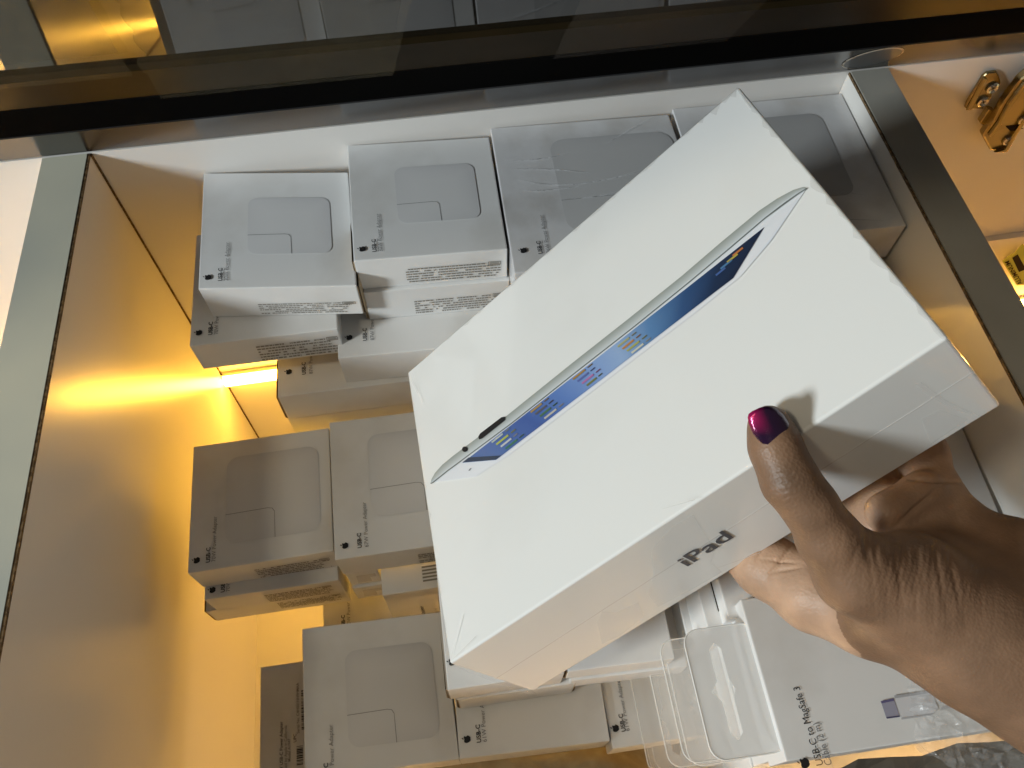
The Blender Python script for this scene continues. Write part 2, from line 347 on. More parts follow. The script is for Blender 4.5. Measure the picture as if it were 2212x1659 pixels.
rt, L2 = carton(-.1560, .068, 'tall narrow charger carton standing beside the lower left corner of the tablet box', wh(-.1560, (826, 1287), .062, .0185, 1), name='charger_carton')
ex, ey = np.array([0, 0, 1.]), np.array([-1., 0, 0]); LL = L2
logo(L2.side(.15, .09), ex, ey, .0052, M['ink'], rt, L2.org)
text('title_text', 'USB-C to Lightning', L2.side(.36, .10), ex, ey, .0034, M['ink'], rt, L2.org, bold=.02)
text('subtitle_text', 'Cable (1 m)', L2.side(.50, .10), ex, ey, .0034, M['ink_grey'], rt, L2.org)
fine_print(L2, .80, 1.0, .42, .56, rt, rows=3, badge=False); fine_print(L2, .78, 1.0, .80, .9, rt, rows=2, badge=False, seed=9)
V = []; F = []
for i in range(5):
    k = len(V); v0 = .80 - i * .12; V += [L2.top(.42, v0), L2.top(.8, v0), L2.top(.8, v0 - .06), L2.top(.42, v0 - .06)]; F.append((k, k + 1, k + 2, k + 3))
mesh('fine_print', V, F, M['ink_fine'], rt, org=L2.org)
# lower rows
carton(-.222, .030, '140W box deep down between the left stacks', wh(-.222, (700, 1425), .10, .052, 0.5), t1='USB-C', t2='140W Power Adapter', tv=.36)
rt, L2 = carton(-.200, .030, 'white box turned back side up, barcode and small print, bottom left', wh(-.200, (559, 1800), .0865, .095, .6), name='adapter_box')
# back side print of that box
V = []; F = []
for cu, v0, v1, wd in ((.30, .56, .80, .045), (.262, .35, .47, .045)):
    v = v0
    while v < v1:
        dv = random.choice((.003, .003, .006, .008)); k = len(V)
        V += [L2.top(cu, v), L2.top(cu + wd, v), L2.top(cu + wd, v + dv), L2.top(cu, v + dv)]; F.append((k, k + 1, k + 2, k + 3)); v += dv + random.choice((.003, .004, .007))
mesh('barcode', V, F, M['ink'], rt, org=L2.org)
ex = unit(L2.tl - L2.bl); ey = -unit(L2.br - L2.bl)
for body, u, v, s in (('87W USB-C Power Adapter', .165, .30, .0027), ('Designed by Apple in California', .195, .28, .0024), ('Model A1947', .22, .38, .0024), ('Serial No. C4H001NN9HMAA', .285, .54, .0024), ('UPC', .262, .49, .0026)):
    text('fine_print', body, L2.top(u, v), ex, ey, s, M['ink_fine'] if s < .0026 else M['ink'], rt, L2.org, bold=.01)
carton(-.145, .030, 'large 61W box at the bottom left with square adapter picture, beside the tablet box corner', dict(tl=(652, 1358), tr=(957, 1321), br=(992, 1640)), t1='USB-C', t2='61W Power Adapter', pic=(.29, .895, .155, .80), tv=-.03)
carton(-.085, .0285, 'charging cable box under the lower left corner of the tablet box, uppermost of its stack', wh(-.085, (967, 1491), .0600, .084, 0), t1='USB-C', t2='Charge Cable (1 m)', tv=.13, name='cable_box', flap=(0,), tscale=.95)
carton(-.114, .0300, 'second box of the stack under the tablet box corner, slid to the right', wh(-.114, (990, 1513), .0640, .082, 0), name='cable_box', flap=(0, 1))
rt, L2 = carton(-.085, .0195, 'white 25W box with oval charger picture, beside the clear hang tabs', wh(-.085, (1227, 1451), .0560, .092, -1.2), t1='USB-C', t2='25W Charger', tv=.12, name='charger_box', flap=(0,))
P = [L2.top(.52 + .40 * math.cos(a) * (1 if abs(math.cos(a)) < .8 else .96), .62 + .40 * math.sin(a), .0004) for a in np.linspace(0, 2 * PI, 40, endpoint=False)]
o = mesh('charger_picture', P, [tuple(range(40))], M['print'], rt, colors=[(.62, .60, .585)] * 40, org=L2.org)
P = [L2.top(.26 + .10 * math.cos(a), .42 + .17 * math.sin(a), .0006) for a in np.linspace(0, 2 * PI, 24, endpoint=False)]
mesh('connector_picture', P, [tuple(range(24))], M['print'], o, colors=[(.42, .40, .39)] * 24, org=L2.org)
carton(-.107, .0200, 'box under the 25W box, gaping front seam', wh(-.107, (1233, 1471), .0640, .088, -1.2), name='charger_box')
carton(-.146, .030, '61W box in the bottom row below the charging cable boxes, rounded adapter picture', wh(-.146, (992, 1640), .0850, .084, -1.6), t1='USB-C', t2='61W Power Adapter', pic=(.24, .78, .36, .90), tv=.085)
carton(-.150, .030, '61W box in the bottom row behind the clear hang tabs', wh(-.150, (1324, 1618), .0600, .080, 0), t1='USB-C', t2='61W Power Adapter', tv=.10)
# upright cartons with open slots
for bl, W_, z, lab in (((1484, 1374), .0165, -.088, 'narrow carton with an open slot between the 25W box and the cable stack'), ((1532, 1370), .0175, -.060, 'narrow carton with a dark slot, right of another narrow carton, by the cable stack')):
    rt, L2 = carton(z, .05, lab, wh(z, bl, W_, .055, 0), name='slotted_carton')
    mesh('slot', [L2.top(.42, .18), L2.top(.52, .22), L2.top(.52, 1.0), L2.top(.40, 1.0)], [(0, 1, 2, 3)], M['dark_gap'], rt, org=L2.org)
rt, L2 = carton(-.048, .045, 'grey lit box printed max +C, between the hand and the white cable box', wh(-.048, (1574, 1336), .11, .075, 0), name='charger_box')
ex, ey = unit(L2.tl - L2.bl), -unit(L2.br - L2.bl)
for body, u, v in (('max', .165, .02), ('+C', .265, .10), ('Power', .36, .05)):
    text('title_text', body, L2.top(u, v), ex, ey, .0075, M['ink'], rt, L2.org, bold=.0)
carton(-.045, .029, 'box under the film wrapped corner box, near the right partition', dict(tl=(.168, .385, -.045), tr=(.276, .385, -.045), bl=(.172, .262, -.045)), W=.104, film=True)
rt, L2 = carton(-.050, .030, 'shaded box behind the wrist, lines printed on its lid', dict(bl=(.196, .098, -.05), br=(.277, .094, -.05), tl=(.20, .196, -.05)), name='cable_box')
mesh('printed_line', [L2.top(.47, .2), L2.top(.485, .2), L2.top(.50, .98), L2.top(.485, .98)], [(0, 1, 2, 3)], M['ink_grey'], rt, org=L2.org)
mesh('printed_line', [L2.top(.40, .55), L2.top(.425, .55), L2.top(.435, .85), L2.top(.41, .85)], [(0, 1, 2, 3)], M['ink_grey'], rt, org=L2.org)

# ------------------------------------------------------------------ stack of cable boxes with hang tabs (right front)
X0 = .1262
def tabmesh(root, x1, y0, y1, z, m, org, wid, edge=True):
    out = rrect(x1 - wid, x1 + .004, y0, y1, .007, 5); cx = x1 - wid * .55; cy = (y0 + y1) / 2; hl = (y1 - y0) * .32; hw = .0028
    hole = [(cx - hw, cy - hl), (cx - hw, cy - hl * .25), (cx - hw * 2.3, cy), (cx - hw, cy + hl * .25), (cx - hw, cy + hl), (cx, cy + hl + hw), (cx + hw, cy + hl), (cx + hw, cy + hl * .25), (cx + hw * 1.6, cy), (cx + hw, cy - hl * .25), (cx + hw, cy - hl), (cx, cy - hl - hw)]
    bm = bmesh.new(); th = .0005
    def ring(P): 
        vs = [bm.verts.new((p[0] - org[0], p[1] - org[1], z - org[2])) for p in P]
        return [bm.edges.new((vs[i], vs[(i + 1) % len(vs)])) for i in range(len(vs))]
    es = ring(out) + ring(hole)
    bmesh.ops.triangle_fill(bm, edges=es, use_beauty=True)
    r = bmesh.ops.extrude_face_region(bm, geom=list(bm.faces)); bmesh.ops.translate(bm, verts=[e for e in r['geom'] if isinstance(e, bmesh.types.BMVert)], vec=(0, 0, th))
    me = bpy.data.meshes.new('hang_tab'); bm.to_mesh(me); bm.free(); me.materials.append(m); o = link(bpy.data.objects.new('hang_tab', me), root)
    if edge:                               # raised rim
        V = []; F = []; n = len(out)
        for k, (ins, h) in enumerate(((0, .0006), (.0003, .0009), (.0007, .0005))):
            for (a, b) in rrect(x1 - wid + ins, x1 + .004 - ins, y0 + ins, y1 - ins, .007 - ins, 5): V.append((a, b, z + h))
        for k in range(2):
            for i in range(n): j = (i + 1) % n; F.append((k * n + i, k * n + j, (k + 1) * n + j, (k + 1) * n + i))
        mesh('tab_rim', V, F, M['tab_edge'], o, org=org)
zt = -.038
for i in range(13):
    T = .0262; y1 = .0865 + .0010 * i + (.0012 if i % 2 else 0); y0 = y1 - .071; dx = [0, .0006, -.0004, .0005, 0][i % 5]
    w_ = .150 if i == 0 else .145
    lab = 'white cable box topping the column under the wrist' if i == 0 else ['second', 'third', 'fourth', 'fifth', 'sixth', 'seventh', 'eighth', 'ninth', 'tenth', 'eleventh', 'twelfth', 'thirteenth'][i - 1] + ' box down in the column of cable boxes'
    c = {k: v for k, v in dict(bl=(X0 + dx, y0, zt), br=(X0 + w_, y0, zt), tr=(X0 + w_, y1, zt), tl=(X0 + dx, y1, zt)).items()}
    rt, L2 = carton(zt, T - .0006, lab, c, name='cable_box', group='cable boxes stacked in a column')
    if i < 11: tabmesh(rt, X0 + dx, y0 + .004, y1 - .010, zt - .004, M['tab_white'] if i == 0 else M['tab'], L2.org, [.031, .038, .029, .035, .041, .032][i % 6])
    if i == 0:
        ex, ey = unit(L2.tl - L2.bl), -unit(L2.br - L2.bl); K = L2.W
        def at(xp, yp): q = px(xp, yp, zt); return q + np.array([0, 0, .0002])
        logo(at(1738, 1648), ex, ey, .0056, M['ink'], rt, L2.org)
        p0 = at(1778, 1652); p1 = at(1730, 1483)
        text('title_text', 'USB-C to MagSafe 3', p0, unit([0, 1, 0]), ey, .0046, M['ink'], rt, L2.org, bold=.0, length=np.linalg.norm(p1 - p0))
        text('subtitle_text', 'Cable (2 m)', at(1797, 1652), unit([0, 1, 0]), ey, .0046, M['ink_grey'], rt, L2.org, length=np.linalg.norm(at(1775, 1560) - at(1797, 1652)))
        def poly(nm, pts, c, par, lift=.0004): return mesh(nm, [px(*p, zt) + np.array([0, 0, lift]) for p in pts], [tuple(range(len(pts)))], M['print'], par, colors=[c] * len(pts), org=L2.org)
        pl = poly('plug_picture', [(1902, 1516), (1930, 1510), (1943, 1548), (1914, 1552)], (.33, .33, .42), rt)
        poly('plug_shadow', [(1901, 1515), (1929, 1509), (1931, 1514), (1903, 1520)], (.13, .12, .24), pl, .0006)
        poly('plug_shadow', [(1913, 1550), (1942, 1546), (1943, 1549), (1915, 1553)], (.08, .08, .16), pl, .0006)
        poly('plug_picture', [(1930, 1505), (2010, 1493), (2026, 1530), (2012, 1545), (1946, 1553)], (.635, .645, .675), rt)
        poly('plug_picture', [(1930, 1503), (2010, 1491), (2012, 1497), (1932, 1509)], (.40, .405, .43), rt, .0006)
        poly('plug_shadow', [(1946, 1551), (2012, 1542), (2013, 1545), (1946, 1555)], (.45, .455, .48), rt, .0006)
        poly('cable_picture', [(2028, 1512), (2110, 1497), (2112, 1503), (2030, 1519)], (.50, .505, .53), rt)
        poly('cable_picture', [(2032, 1528), (2114, 1513), (2115, 1517), (2033, 1533)], (.52, .525, .55), rt)
    zt -= T
# crinkled clear film at the near right end of the top cable box
def crumple(name, corners, n, amp, m, label, cat, seed=3, freq=60):
    r = np.random.default_rng(seed); A, B, C_, D = [np.array(c, float) for c in corners]; V = []; F = []
    H_ = r.normal(0, amp, (n + 1, n + 1, 3))
    for i in range(n + 1):
        for j in range(n + 1):
            u, v = i / n, j / n; V.append(A * (1 - u) * (1 - v) + B * u * (1 - v) + C_ * u * v + D * (1 - u) * v + H_[i, j] * np.array([.6, .6, 1]) + np.array([0, 0, abs(H_[i, j, 2])]))
    for i in range(n):
        for j in range(n):
            a = i * (n + 1) + j; F.append((a, a + n + 1, a + n + 2, a + 1))
    return tag(mesh(name, V, F, m, org=None), label, cat)
crumple('plastic_wrap', [(.182, .012, -.034), (.215, -.012, -.030), (.262, .030, -.031), (.190, .040, -.0345)], 22, .0009, M['wrap'], 'crinkled clear plastic wrap lying on the white cable box end', 'plastic wrap')

M['bag'] = mat('dark_bag', (.10, .088, .072), .35, .5, bump=(40, .8, .004, 4))
crumple('plastic_bag', [(.12, -.050, -.075), (.34, -.055, -.07), (.34, .012, -.085), (.12, .012, -.09)], 12, .0022, M['bag'], 'dark crumpled plastic bag lying below the wrist at the near edge', 'plastic bag', seed=9)
# loose cloth pouch at the bottom of the picture
V = []; F = []; n = 26
for i in range(n + 1):
    for j in range(n + 1):
        u, v = i / n, j / n; e = math.sin(PI * u) ** .5 * math.sin(PI * v) ** .5
        V.append((-.04 + .165 * u, -.055 + .132 * v, -.236 + .054 * e + .004 * math.sin(17 * u + 5 * v) + .003 * math.sin(31 * v + 9 * u)))
for i in range(n):
    for j in range(n): a = i * (n + 1) + j; F.append((a, a + n + 1, a + n + 2, a + 1))
o = mesh('cloth_pouch', V, F, M['cloth'], smooth=True); sm = o.modifiers.new('thick', 'SOLIDIFY'); sm.thickness = .003
tag(o, 'soft beige cloth pouch lying below the bottom row of boxes', 'pouch')

# ------------------------------------------------------------------ lifted glass door above the far edge
XD = unit([1, SK, 0]); th = math.radians(4.0); dw = RM @ np.array([0, math.sin(th), -math.cos(th)]); dw = unit([0, dw[1], dw[2]])
DU = -dw; DU = unit(DU - XD * DU.dot(XD)); DN = unit(np.cross(DU, XD)); H0 = np.array([0, YT - .001, .0012])
if DN[1] > 0: DN = -DN                      # towards the camera side
door = empty('glass_door', H0, 'lifted cabinet door with black frame and dark mirror glass above the boxes', 'cabinet door')
def dpt(x, s, n=0.): return H0 + XD * x + DU * s + DN * n
def dbox(name, x0, x1, s0, s1, n0, n1, m, parent, bevel=0):
    V = [dpt(x, s, n) for n in (n0, n1) for x, s in ((x0, s0), (x1, s0), (x1, s1), (x0, s1))]
    return mesh(name, V, BOXF, m, parent, org=H0, bevel=bevel)
dbox('rail', -.75, .8, 0, .0415, -.018, 0, M['black_gloss'], door, .0006)
dbox('inner_rail', -.75, .8, .0418, .0835, -.018, -.0006, M['black_matt'], door)
dbox('frame_reflection', -.75, .8, .0838, .119, -.018, -.0010, M['brown'], door)  # reflection of the frame in the glass, built as a brown strip
dbox('glass_pane', -.75, .8, .1193, .40, -.010, -.004, M['glass'], door)
# unused hinge cup hole in the rail
def disc(name, c, s, r0, r1, n0, n1, m, parent, k=40):
    V = []; F = []
    for rr, nn in ((r0, n0), (r1, n1)):
        for i in range(k): a = 2 * PI * i / k; V.append(dpt(c + rr * math.cos(a), s + rr * math.sin(a), nn))
    for i in range(k): j = (i + 1) % k; F.append((i, j, k + j, k + i))
    if r0 == 0: F = [tuple(range(k, 2 * k))]
    return mesh(name, V, F, m, parent, org=H0)
hc = disc('hinge_hole', .2835, .0225, 0, .0165, 0, .0004, M['cup_in'], door)
disc('hole_rim', .2835, .0225, .0165, .0178, .0006, .0003, M['cup_rim'], hc)
# protective film pieces with torn edges
def film(x0, x1, s0, s1, m, seed, rag=.004, skew=0):
    r = random.Random(seed); n = 26; P = []
    for i in range(n + 1): P.append(dpt(x0 + r.uniform(-rag, rag) * .6 + skew * i / n, s0 + (s1 - s0) * i / n, .0012))
    for i in range(n, -1, -1): P.append(dpt(x1 + r.uniform(-rag, rag) * .25 + skew * i / n, s0 + (s1 - s0) * i / n, .0012))
    V = P; F = [(i, i + 1, 2 * n - i, 2 * n + 1 - i) for i in range(n)]
    return mesh('protective_film', V, F, m, door, org=H0)
film(-.126, -.012, .0848, .30, M['film'], 3, .0022, .03)
film(.072, .165, .0848, .30, M['film2'], 4, .0012, .0)
film(-.30, -.1275, .1195, .30, M['film'], 5, .0022, .03)
# brass coloured hinge on the back panel at the right
def pb(x, y_, n=0.):
    q = plane_hit(x, y_, np.array([0, YT, 0.]), np.array([-SK, 1., 0])); return q + np.array([0, -n, 0])
hg = empty('cabinet_hinge', pb(2150, 200), 'gold plated concealed hinge screwed to the panel at the upper right', 'hinge')
HO = pb(2150, 200)
def slab(name, pts, n0, n1, m, parent, bevel=.0008):
    k = len(pts); V = [pb(*p, n0) for p in pts] + [pb(*p, n1) for p in pts]
    F = [tuple(range(k)), tuple(range(2 * k - 1, k - 1, -1))] + [(i, k + i, k + (i + 1) % k, (i + 1) % k) for i in range(k)]
    return mesh(name, V, F, m, parent, bevel=bevel, org=HO)
wing = slab('mount_plate', [(2080, 227), (2084, 215), (2118, 158), (2128, 150), (2148, 147), (2153, 156), (2157, 171), (2150, 187), (2139, 194), (2136, 205), (2127, 213), (2119, 228)], .001, .004, M['brass'], hg)
slab('plate_lip', [(2080, 228), (2118, 157), (2127, 161), (2092, 227)], .004, .0055, M['brass'], hg, .0006)
arm = slab('hinge_arm', [(2106, 268), (2130, 235), (2150, 196), (2185, 148), (2215, 122), (2262, 150), (2262, 190), (2205, 222), (2180, 262), (2160, 300), (2123, 300)], .006, .013, M['brass'], hg, .0014)
slab('arm_flange', [(2115, 262), (2136, 233), (2156, 193), (2190, 146), (2196, 149), (2163, 196), (2143, 236), (2122, 264)], .013, .0165, M['brass'], hg, .0008)
slab('arm_flange', [(2127, 298), (2156, 297), (2176, 260), (2202, 219), (2262, 186), (2262, 180), (2196, 216), (2170, 256), (2151, 291)], .013, .016, M['brass'], hg, .0008)
slab('arm_slot', [(2155, 246), (2176, 243), (2192, 250), (2165, 256)], .0131, .0136, M['dark_gap'], hg, 0)
slab('arm_neck', [(2108, 252), (2128, 222), (2140, 226), (2120, 262)], .002, .007, M['brass'], hg, .0006)
for (x, y_) in ((2137, 180), (2117, 209), (2193, 230), (2160, 275)):
    hi = .0046 if x < 2140 and y_ < 215 else .0136
    c = pb(x, y_, hi); V = []; F = []; k = 20
    for rr, nn in ((.0043, 0), (.0041, .0012), (.0030, .0020), (.0018, .0010)):
        for i in range(k): a = 2 * PI * i / k; V.append(c + np.array([rr * math.cos(a), -nn, rr * math.sin(a)]))
    for q in range(3):
        for i in range(k): j = (i + 1) % k; F.append((q * k + i, q * k + j, (q + 1) * k + j, (q + 1) * k + i))
    F.append(tuple(range(3 * k, 4 * k)))
    s = mesh('screw', V, F, M['steel'], hg, org=HO, smooth=False)
    for a in (.4, .4 + PI / 2):
        e = np.array([math.cos(a), 0, math.sin(a)]); f = np.array([-math.sin(a), 0, math.cos(a)]); b = c + np.array([0, -.0014, 0])
        mesh('screw_slot', [b - e * .0016 - f * .0003, b + e * .0016 - f * .0003, b + e * .0016 + f * .0003, b - e * .0016 + f * .0003], [(0, 1, 2, 3)], M['dark_gap'], s, org=HO)
# yellow round sticker over the added bar in the right compartment
def pk(x, y_, n=.0085): return pb(x, y_, n)
pts = [(2156, 549), (2166, 541), (2182, 531), (2200, 512), (2214, 525), (2226, 545), (2228, 570), (2218, 590), (2205, 600), (2188, 602)]
SO = pk(2185, 560); k = len(pts)
st = tag(mesh('round_sticker', [pk(*p) for p in pts] + [pk(*p, .0080) for p in pts], [tuple(range(k)), tuple(range(2 * k - 1, k - 1, -1))] + [(i, k + i, k + (i + 1) % k, (i + 1) % k) for i in range(k)], M['sticker'], org=SO), 'yellow sticker printed ALUMINUM BODY at the right edge', 'sticker')
st.location = Vector(SO)
mesh('sticker_window', [pk(*p, .0089) for p in ((2177, 541), (2189, 533), (2207, 566), (2192, 572))], [(0, 1, 2, 3)], M['dark_gap'], st, org=SO)
def tx_line(body, a, b, h):
    A = pk(*a, .0090); B = pk(*b, .0090); e = unit(B - A); n = np.array([0, -1., 0]); up = np.cross(n, e); text('sticker_text', body, A, e, up, h, M['dark_gap'], st, SO, bold=.02, length=np.linalg.norm(B - A), lift=.0001)
tx_line('ALUMINUM', (2200, 596), (2170, 546), .0055)
tx_line('BODY', (2222, 572), (2203, 592), .0050)

# ------------------------------------------------------------------ the large tablet box in the hand
fit = {'C': ((971, 1434), [-.0147, .0764, -.0357]), 'B': ((2047, 728), [.1662, .1245, .1224]), 'A': ((1595, 187), [.1573, .3071, .0770]),
       'D': ((880, 805), [-.0236, .2590, -.0811]), 'c': ((1151, 1494), [.0232, .0681, -.0765]), 'b': ((2163, 876), [.2041, .1162, .0816])}
KS = .955
P3 = {}
for k_, (pxl, w_) in fit.items():
    w_ = np.array(w_); dist = np.linalg.norm(w_ - CAM) * KS; P3[k_] = CAM + (RM @ _d(*pxl)) * dist
back = (P3['c'] - P3['C'] + P3['b'] - P3['B']) / 2
P3['a'] = P3['A'] + back; P3['d'] = P3['D'] + back
# make the faces truly flat: corners slide along their sight lines onto one plane per face
_n = unit(np.cross(P3['B'] - P3['C'] + P3['A'] - P3['D'], P3['D'] - P3['C'] + P3['A'] - P3['B'])); _c = (P3['A'] + P3['B'] + P3['C'] + P3['D']) / 4
for k_ in 'ABCD': P3[k_] = plane_hit(*fit[k_][0], _c, _n)
_s = unit(np.cross(P3['B'] - P3['C'], back))
for k_ in 'bc': P3[k_] = plane_hit(*fit[k_][0], P3['C'], _s)
P3['a'] = P3['A'] + P3['b'] - P3['B']; P3['d'] = P3['D'] + P3['c'] - P3['C']
IO = P3['C']
ib = empty('tablet_box', IO, 'large white shrink wrapped tablet box held tilted by the hand', 'tablet box')
mesh('carton', [P3[k_] for k_ in ('c', 'b', 'a', 'd', 'C', 'B', 'A', 'D')], BOXF, M['ipad_card'], ib, bevel=.0011, org=IO, seg=3)
fn = unit(np.cross(P3['B'] - P3['C'], P3['D'] - P3['C']));
if fn.dot(CAM - P3['C']) < 0: fn = -fn
sn = unit(np.cross(P3['c'] - P3['C'], P3['B'] - P3['C']))
if sn.dot(CAM - P3['C']) < 0: sn = -sn
cF = (P3['A'] + P3['B'] + P3['C'] + P3['D']) / 4
def ff(x, y, lift=.0005): return plane_hit(x, y, cF, fn) + fn * lift
cS = (P3['B'] + P3['C'] + P3['b'] + P3['c']) / 4
def fs(x, y, lift=.0003): return plane_hit(x, y, cS, sn) + sn * lift
def strip_print(name, up, lo, cu, cl, parent, lift):
    """band between two polylines (same count) with colours per vertex"""
    n = len(up); V = [ff(*p, lift) for p in up] + [ff(*p, lift) for p in lo]; F = [(n + i, n + i + 1, i + 1, i) for i in range(n - 1)]
    return mesh(name, V, F, M['ipad_print'], parent, colors=list(cu) + list(cl), org=IO)
def lin(c): return tuple(((v / 255 + .055) / 1.055) ** 2.4 if v > 10 else v / 255 / 12.92 for v in c)
# silver back edge of the printed tablet
up = [(932, 1045), (934, 1036), (941, 1023), (957, 1005), (980, 986), (1004, 968), (1094, 901), (1237, 786), (1354, 694), (1475, 597), (1560, 524), (1641, 457), (1681, 430), (1715, 412), (1735, 406), (1744, 408)]
lo = [(932, 1045), (936, 1043), (950, 1032), (970, 1016), (992, 1000), (1016, 982), (1105, 916), (1250, 801), (1368, 709), (1487, 613), (1572, 542), (1653, 473), (1692, 443), (1722, 422), (1738, 412), (1744, 408)]
md = [((a[0] * .5 + b[0] * .5), (a[1] * .5 + b[1] * .5)) for a, b in zip(up, lo)]
n_ = len(up); dk, mid_, lt = lin((150, 156, 150)), lin((112, 120, 118)), lin((205, 212, 216))
tb = strip_print('tablet_picture', up, md, [dk] * n_, [lin((178, 184, 184))] * n_, ib, .0006)
strip_print('tablet_edge', md, lo, [lin((178, 184, 184))] * n_, [lt] * n_, tb, .0006)
lo2 = [(a[0] + 1.4, a[1] + 1.8) for a in lo]
strip_print('edge_line', lo, lo2, [mid_] * n_, [mid_] * n_, tb, .0008)
# glass bezel and faint shadow
strip_print('bezel', [(936, 1043), (1016, 984), (1250, 803), (1487, 615), (1653, 475), (1743, 409)], [(1030, 1030), (1100, 985), (1290, 840), (1500, 680), (1600, 600), (1668, 520)], [lin((222, 226, 232))] * 6, [lin((229, 231, 236))] * 5 + [lin((212, 217, 230))], tb, .0005)
su = [(1002, 1001), (1060, 956), (1130, 902), (1200, 847), (1280, 785), (1330, 746), (1400, 691), (1480, 629), (1560, 566), (1653, 493)]
sl = [(1074, 995), (1118, 961), (1172, 920), (1236, 871), (1306, 818), (1350, 784), (1410, 738), (1475, 688), (1540, 638), (1586, 603)]
cc = [(92, 118, 168), (84, 110, 170), (72, 98, 162), (96, 128, 190), (132, 160, 208), (146, 172, 210), (92, 132, 178), (54, 84, 128), (36, 52, 80), (34, 44, 66)]
sc = strip_print('screen_picture', su, sl, [lin(c) for c in cc], [lin(c) for c in cc], tb, .0009)
strip_print('screen_dark_end', [(1002, 1001), (1074, 995)], [(1016, 990), (1086, 986)], [lin((60, 72, 92))] * 2, [lin((60, 72, 92))] * 2, sc, .0012)
def streak(a, b, w1, c):
    a = np.array(a, float); b = np.array(b, float); d = unit(b - a); nn = np.array([-d[1], d[0]]) * w1
    mesh('app_icon', [ff(*(a + nn), .0013), ff(*(b + nn), .0013), ff(*(b - nn), .0013), ff(*(a - nn), .0013)], [(0, 1, 2, 3)], M['ipad_print'], sc, colors=[lin(tuple(.72 * q + .28 * 110 for q in c))] * 4, org=IO)
for (x, y, cs) in ((1066, 958, ((200, 215, 215), (205, 215, 80), (225, 230, 235), (60, 130, 90))), (1150, 893, ((190, 150, 80), (90, 90, 100), (70, 120, 80), (220, 215, 205))), (1241, 822, ((190, 140, 60), (90, 110, 190), (200, 120, 190), (120, 130, 60))),
                   (1338, 752, ((190, 190, 130), (220, 140, 60), (190, 190, 90), (235, 235, 215))), (1566, 592, ((220, 120, 50), (210, 190, 70), (70, 130, 190), (60, 100, 180)))):
    for i, c in enumerate(cs):
        ox, oy = x + i * 10 - (0 if x < 1500 else 14 * i), y + i * 4.5 + (0 if x < 1500 else 10 * i); L3 = 30 + random.uniform(-4, 4)
        if x > 1500: ox, oy = 1572 + [14, 2, -12, -22][i], 556 + [0, 14, 28, 42][i]
        streak((ox, oy), (ox + L3 * .78, oy - L3 * .62), 2.0, c)
        if x < 1500: streak((ox + L3 * .95, oy - L3 * .75), (ox + L3 * 1.25, oy - L3), 1.2, tuple(int(v * .6) for v in c))
P = [ff(*p, .0010) for p in ((1036, 945), (1040, 938), (1086, 903), (1094, 902), (1094, 909), (1088, 914), (1044, 949), (1038, 951))]
mesh('dark_button', P, [tuple(range(8))[::-1]], M['ink'], tb, org=IO)
P = [ff(1007 + 6 * math.cos(a), 972 + 6 * math.sin(a), .0010) for a in np.linspace(0, 2 * PI, 14, endpoint=False)]
mesh('dark_button', P, [tuple(range(14))[::-1]], M['ink'], tb, org=IO)
P = [ff(*p, .0008) for p in ((1014, 1018), (1018, 1013), (1021, 1012), (1017, 1018))]
mesh('camera_dot', P, [(0, 1, 2, 3)], M['ink_grey'], tb, org=IO)
# the name on the side face
A_, B_ = fs(1484, 1221), fs(1583, 1158); ex = unit(B_ - A_); ey = np.cross(sn, ex)
text('title_text', 'iPad', A_, ex, ey, .0120, mat('slate_ink', (.075, .077, .09), .4, .4), ib, IO, bold=.012, length=np.linalg.norm(B_ - A_), lift=.0003)
# film seam running along the long side, and short folds at the corner
V = []; F = []; n = 30
Bm = P3['B'] + (P3['b'] - P3['B']) * .47; Cm = P3['C'] + (P3['c'] - P3['C']) * .52
for i in range(n + 1):
    q = Cm * (1 - i / n) + Bm * (i / n) + sn * .00015; jj = .00012 * math.sin(i * 1.9); V += [q + unit(back) * (.0003 + jj), q - unit(back) * (.0003 - jj)]
for i in range(n): F.append((2 * i, 2 * i + 1, 2 * i + 3, 2 * i + 2))
mesh('film_seam', V, F, M['seam'], ib, org=IO)
def sheen_patch(nm, pts, on_side=True, m='sheen_patch'): return mesh(nm, [(fs if on_side else ff)(*p, .0002) for p in pts], [tuple(range(len(pts)))], M[m], ib, org=IO)  # pale see-through patches painting soft reflections on the film
sheen_patch('film_sheen_patch', [(1405, 1190), (1430, 1160), (1452, 1138), (1497, 1110), (1520, 1150), (1545, 1185), (1535, 1215), (1560, 1235), (1490, 1275), (1420, 1310), (1398, 1280), (1412, 1240)])
sheen_patch('film_sheen_patch', [(1290, 1345), (1300, 1320), (1330, 1322), (1378, 1300), (1392, 1330), (1340, 1372), (1300, 1390)])
sheen_patch('film_sheen_patch', [(1975, 830), (2000, 850), (2060, 885), (2120, 898), (2095, 890), (2040, 862), (1990, 825)])
sheen_patch('film_sheen_patch', [(1990, 905), (2030, 885), (2090, 905), (2060, 925), (2010, 960)])
def thin(a, b, w_, on_side=False, m='seam'):
    f_ = fs if on_side else ff; a = f_(*a, .0008); b = f_(*b, .0008); nn = unit(np.cross(b - a, sn if on_side else fn)) * w_
    mesh('film_crease', [a, b, b + nn, a + nn * .3], [(0, 1, 2, 3)], M[m], ib, org=IO)
for a_, b_, w_, sd in (((975, 1430), (1001, 1330), .0004, False), ((978, 1428), (1030, 1375), .0003, False), ((1590, 200), (1560, 222), .0004, False), ((1600, 205), (1622, 235), .0003, False), ((885, 812), (905, 850), .0004, False), ((893, 806), (915, 870), .0003, False), ((1430, 1095), (1500, 1075), .0003, True), ((1520, 1233), (1640, 1190), .0004, True)): thin(a_, b_, w_, sd)
